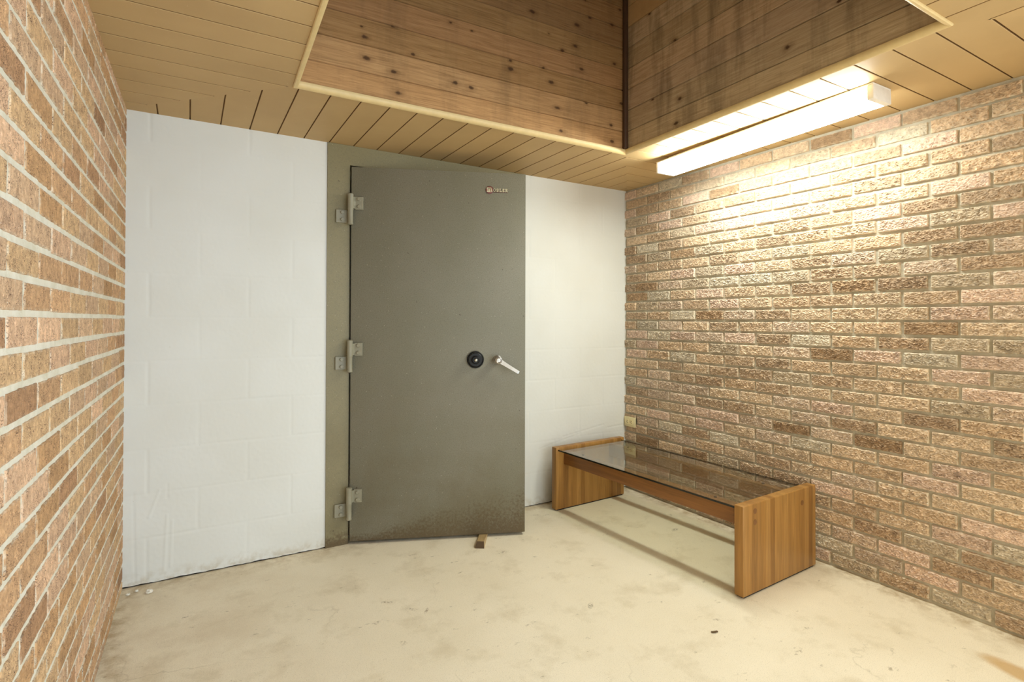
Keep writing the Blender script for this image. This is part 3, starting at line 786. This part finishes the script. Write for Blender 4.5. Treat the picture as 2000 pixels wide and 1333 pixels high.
bm = bmesh.new()
strokes(bm, GL['m'], BX-0.0115, BZ-0.0085, 0.0215, 0.0042, -0.0022, -0.0046)
x = BX+0.0215; s = 0.0148
for ch, adv in (('O', 0.98), ('S', 0.92), ('L', 0.86), ('E', 0.88), ('R', 0.9)):
    strokes(bm, GL[ch], x, BZ-0.0075, s, 0.0030, -0.0022, -0.0044); x += adv*s*1.25
bm_obj('badge_letters', bm, M['cream'], badge)
bm = bmesh.new()
strokes(bm, GL['m'], BX-0.0105, BZ-0.0100, 0.0215, 0.0050, -0.00235, -0.0028)
xx = BX+0.0225
for ch, adv in (('O', 0.98), ('S', 0.92), ('L', 0.86), ('E', 0.88), ('R', 0.9)):
    strokes(bm, GL[ch], xx, BZ-0.0090, s, 0.0038, -0.0003, -0.0023); xx += adv*s*1.25
box(bm, (BX+0.021, -0.0021, BZ-0.0125), (xx-0.004, -0.0003, BZ-0.0100))
bm_obj('badge_backing', bm, M['maroon'], badge)

# ------------------------------------------------------------------ glass topped bench table
TA = math.atan2(0.05, 0.9987)            # long axis leans a little away from the brick wall
tbl = empty('glass_coffee_table', (-0.652, -1.456, 0.0), TA)
tag(tbl, 'low glass-topped wooden coffee table with slab ends in front of the brick wall', 'table')
TL, TW, TT, TZ = 1.343, 0.594, 0.045, 0.398
for y0 in (0.0, TL-TT):
    bm = bmesh.new(); box(bm, (0, y0, 0.007), (TW, y0+TT, TZ), 0.004, 3)
    e = bm_obj('end_panel', bm, M['stave'], tbl, smooth=40)
    outer = y0 if y0 == 0.0 else y0+TT
    sgn = -1 if y0 == 0.0 else 1
    for px, pz in ((0.086, 0.365), (0.086, 0.316), (0.470, 0.332)):
        bm = bmesh.new(); lathe(bm, [(0.0125, -0.002*sgn*-1*-1), (0.0125, 0.0008*sgn), (0.010, 0.0012*sgn)], 24, 'Y', (px, outer, pz))
        bm_obj('wood_plug', bm, M['plug'], e, smooth=35)
    bm = bmesh.new(); box(bm, (0.012, y0+0.006, 0.0), (TW-0.012, y0+TT-0.006, 0.0072))
    bm_obj('foot_strip', bm, M['foot'], e)
for v0, v1 in ((0.062, 0.106), (0.450, 0.494)):
    bm = bmesh.new(); box(bm, (v0, TT, 0.288), (v1, TL-TT, 0.371), 0.003, 2)
    bm_obj('rail', bm, M['rail'], tbl, smooth=40)
bm = bmesh.new()
box(bm, (0.014, TT-0.006, 0.3762), (TW-0.030, TL-TT+0.006, 0.3850))
bm.faces.ensure_lookup_table()
for f in bm.faces: f.material_index = 0 if abs(f.normal.z) > 0.5 else 1
gt = bm_obj('glass_top', bm, [M['glass'], M['glass_edge']], tbl); gt['label'] = 'clear glass sheet with dark green edge'
for (gx, gy) in ((0.084, 0.20), (0.084, 1.14), (0.472, 0.20), (0.472, 1.14)):
    bm = bmesh.new(); lathe(bm, [(0.007, 0.3705), (0.007, 0.3764)], 16, 'Z', (gx, gy, 0)); bm_obj('glass_pad', bm, M['foot'], tbl)

# ------------------------------------------------------------------ fluorescent ceiling light
lt = empty('ceiling_light', (-0.338, -1.28, H-0.0125), 0.0)
tag(lt, 'lit long white fluorescent ceiling light above the right brick wall', 'light')
lt.rotation_euler = (-0.0205, 0, -0.0151)
hx, hy = 0.0672, 0.583
bm = bmesh.new(); box(bm, (-hx, -hy, -0.0075), (hx, hy, -0.0005), 0.001, 1)
box(bm, (hx-.0035, -hy, -0.0500), (hx, hy, -0.0078), 0.0008, 1)  # opaque plate added on the unseen wall side to hold light off the bricks
hs = bm_obj('housing', bm, M['fixture_white'], lt)
bm = bmesh.new(); box(bm, (-0.03, hy-0.30, -0.001), (0.03, hy-0.06, 0.0185))
bm_obj('mounting_spacer', bm, M['fixture_white'], lt)
# wraparound diffuser, U-section, unseen wall side cut short to dim the bricks
bm = bmesh.new()
pr = [(-hx+.002, -0.0072), (-hx+.002, -0.056), (-hx+.007, -0.062), (hx-.004, -0.062), (hx-.004, -0.049)]
for a, b in zip(pr, pr[1:]):
    vs = [bm.verts.new((a[0], -hy+.024, a[1])), bm.verts.new((b[0], -hy+.024, b[1])), bm.verts.new((b[0], hy-.012, b[1])), bm.verts.new((a[0], hy-.012, a[1]))]
    bm.faces.new(vs)
bmesh.ops.remove_doubles(bm, verts=bm.verts, dist=1e-5)
bm_obj('diffuser', bm, M['diffuser'], lt)
for ya, yb in ((-hy-.001, -hy+.024), (hy-.012, hy+.001)):
    bm = bmesh.new(); box(bm, (-hx, ya, -0.0640), (hx, yb, -0.0077), 0.0025, 2)
    bm_obj('end_cap', bm, M['fixture_white'], lt, smooth=40)

# ------------------------------------------------------------------ electrical outlet on the brick
OX = RA
ol = empty('power_outlet', (0.0045*0-0.0025, -0.064, 0.482), 0.0)
tag(ol, 'ivory duplex power outlet on the brick by the back corner', 'outlet')
bm = bmesh.new(); box(bm, (-0.010, -0.055, -0.035), (-0.002, 0.055, 0.035), 0.0025, 2)
bm_obj('cover_plate', bm, M['ivory'], ol, smooth=40)
bm = bmesh.new(); box(bm, (-0.0025, -0.048, -0.028), (0.010, 0.048, 0.028)); bm_obj('outlet_box', bm, M['nickel'], ol)
for s in (-1, 1):
    bm = bmesh.new(); box(bm, (-0.0125, s*0.0195-0.0135, -0.0145), (-0.0095, s*0.0195+0.0135, 0.0145), 0.004, 2)
    so = bm_obj('socket', bm, M['ivory'], ol, smooth=40)
    for dz in (-0.0063, 0.0063):
        bm = bmesh.new(); box(bm, (-0.0129, s*0.0195-0.005, dz-0.001), (-0.0122, s*0.0195+0.004, dz+0.001)); bm_obj('slot', bm, M['ivory_dark'], so)
    bm = bmesh.new(); lathe(bm, [(0.0024, -0.0122), (0.0024, -0.0129)], 14, 'X', (0, s*0.0195+0.0088, 0)); bm_obj('ground_hole', bm, M['ivory_dark'], so)
bm = bmesh.new(); lathe(bm, [(0.0034, -0.0098), (0.0034, -0.0112), (0.002, -0.0118)], 16, 'X', (0, 0, 0)); bm_obj('screw', bm, M['nickel'], ol)

# ------------------------------------------------------------------ door wedge
wd = Vector((-1.389, -0.414, 0)); wa = math.radians(-34)
bm = bmesh.new()
vs = hexa(bm, [(-.025, 0, 0), (.025, 0, 0), (.025, .26, 0), (-.025, .26, 0), (-.014, .012, .033), (.022, .012, .033), (.024, .26, .002), (-.022, .26, .002)])
bm.faces.ensure_lookup_table()
bm.faces[2].material_index = 1
we = bm_obj('door_wedge', bm, [M['wedge'], M['wedge_end']], loc=wd, rot=(0, 0, wa))
tag(we, 'small tapered wooden wedge jammed under the open steel door', 'door wedge')

# ------------------------------------------------------------------ loose bits on the floor
def flake(name, x, y, r, h, seed, mat, label, cat, group=None, stretch=1.0, rz=0.0):
    rg = random.Random(seed); bm = bmesh.new()
    bmesh.ops.create_icosphere(bm, subdivisions=2, radius=1.0)
    for v_ in bm.verts:
        k = 1+rg.uniform(-.28, .28)
        v_.co = Vector((v_.co.x*r*k*stretch, v_.co.y*r*k, max(0, (v_.co.z*0.5+0.5)*h*k)))
    o = bm_obj(name, bm, mat, loc=(x, y, 0.0), rot=(0, 0, rz)); tag(o, label, cat, group); return o
flake('paint_chip', -2.853, -0.098, 0.014, 0.012, 1, M['chip'], 'largest white paint chip on the floor by the left corner, farthest from brick', 'paint chip', 'paint chips by the left corner')
flake('paint_chip', -2.900, -0.060, 0.007, 0.008, 2, M['chip'], 'white paint chip on the floor, middle one of three by left corner', 'paint chip', 'paint chips by the left corner')
flake('paint_chip', -2.930, -0.075, 0.008, 0.006, 3, M['chip'], 'white paint chip on the floor lying closest to the left brick wall', 'paint chip', 'paint chips by the left corner')
flake('dry_leaf', -0.963, -1.556, 0.006, 0.005, 4, M['leaf'], 'tiny dry brown leaf scrap on the bare floor in front of the table', 'leaf scrap', stretch=2.4, rz=-0.4)

# ------------------------------------------------------------------ daylight from the open front of the alcove
wld = bpy.data.worlds.new('daylight'); bpy.context.scene.world = wld; wld.use_nodes = True
wn_ = wld.node_tree.nodes; wl_ = wld.node_tree.links
bg = wn_['Background']; bg.inputs[1].default_value = 1.0
tc_ = wn_.new('ShaderNodeTexCoord'); dt = wn_.new('ShaderNodeVectorMath'); dt.operation = 'DOT_PRODUCT'
sd_ = Vector((0.62, -0.72, -0.02)).normalized(); dt.inputs[1].default_value = sd_
wl_.new(tc_.outputs['Generated'], dt.inputs[0])
mr = wn_.new('ShaderNodeMapRange'); mr.interpolation_type = 'SMOOTHSTEP'
mr.inputs['From Min'].default_value = 0.2; mr.inputs['From Max'].default_value = 1.0
mc = wn_.new('ShaderNodeMix'); mc.data_type = 'RGBA'
mc.inputs[6].default_value = (1.60, 1.42, 1.02, 1)       # soft warm surroundings
mc.inputs[7].default_value = (2.8, 3.35, 3.85, 1)          # brighter cool daylight from behind right
wl_.new(dt.outputs['Value'], mr.inputs['Value']); wl_.new(mr.outputs[0], mc.inputs[0]); wl_.new(mc.outputs[2], bg.inputs[0])

# ------------------------------------------------------------------ camera
X, Y, Z, yaw, pit, rol, f, cyp = -2.7091, -2.9660, 1.1983, 0.5356, 0.0087, 0.0030, 1062.24, 617.65
fw = Vector((math.sin(yaw)*math.cos(pit), math.cos(yaw)*math.cos(pit), math.sin(pit)))
r_ = Vector((math.cos(yaw), -math.sin(yaw), 0)); u_ = r_.cross(fw)
r2 = r_*math.cos(rol)+u_*math.sin(rol); u2 = -r_*math.sin(rol)+u_*math.cos(rol)
cam = bpy.data.cameras.new('camera'); co = bpy.data.objects.new('camera', cam); C.objects.link(co)
co.matrix_world = Matrix(((r2.x, u2.x, -fw.x, X), (r2.y, u2.y, -fw.y, Y), (r2.z, u2.z, -fw.z, Z), (0, 0, 0, 1)))
cam.sensor_width = 36; cam.lens = f/2000*36; cam.shift_y = -(666.5-cyp)/2000; cam.clip_start = 0.02
sc_ = bpy.context.scene; sc_.camera = co
vs_ = sc_.view_settings; vs_.view_transform = 'Standard'; vs_.look = 'None'; vs_.gamma = 1.0; vs_.exposure = 0.22
vs_.use_curve_mapping = False
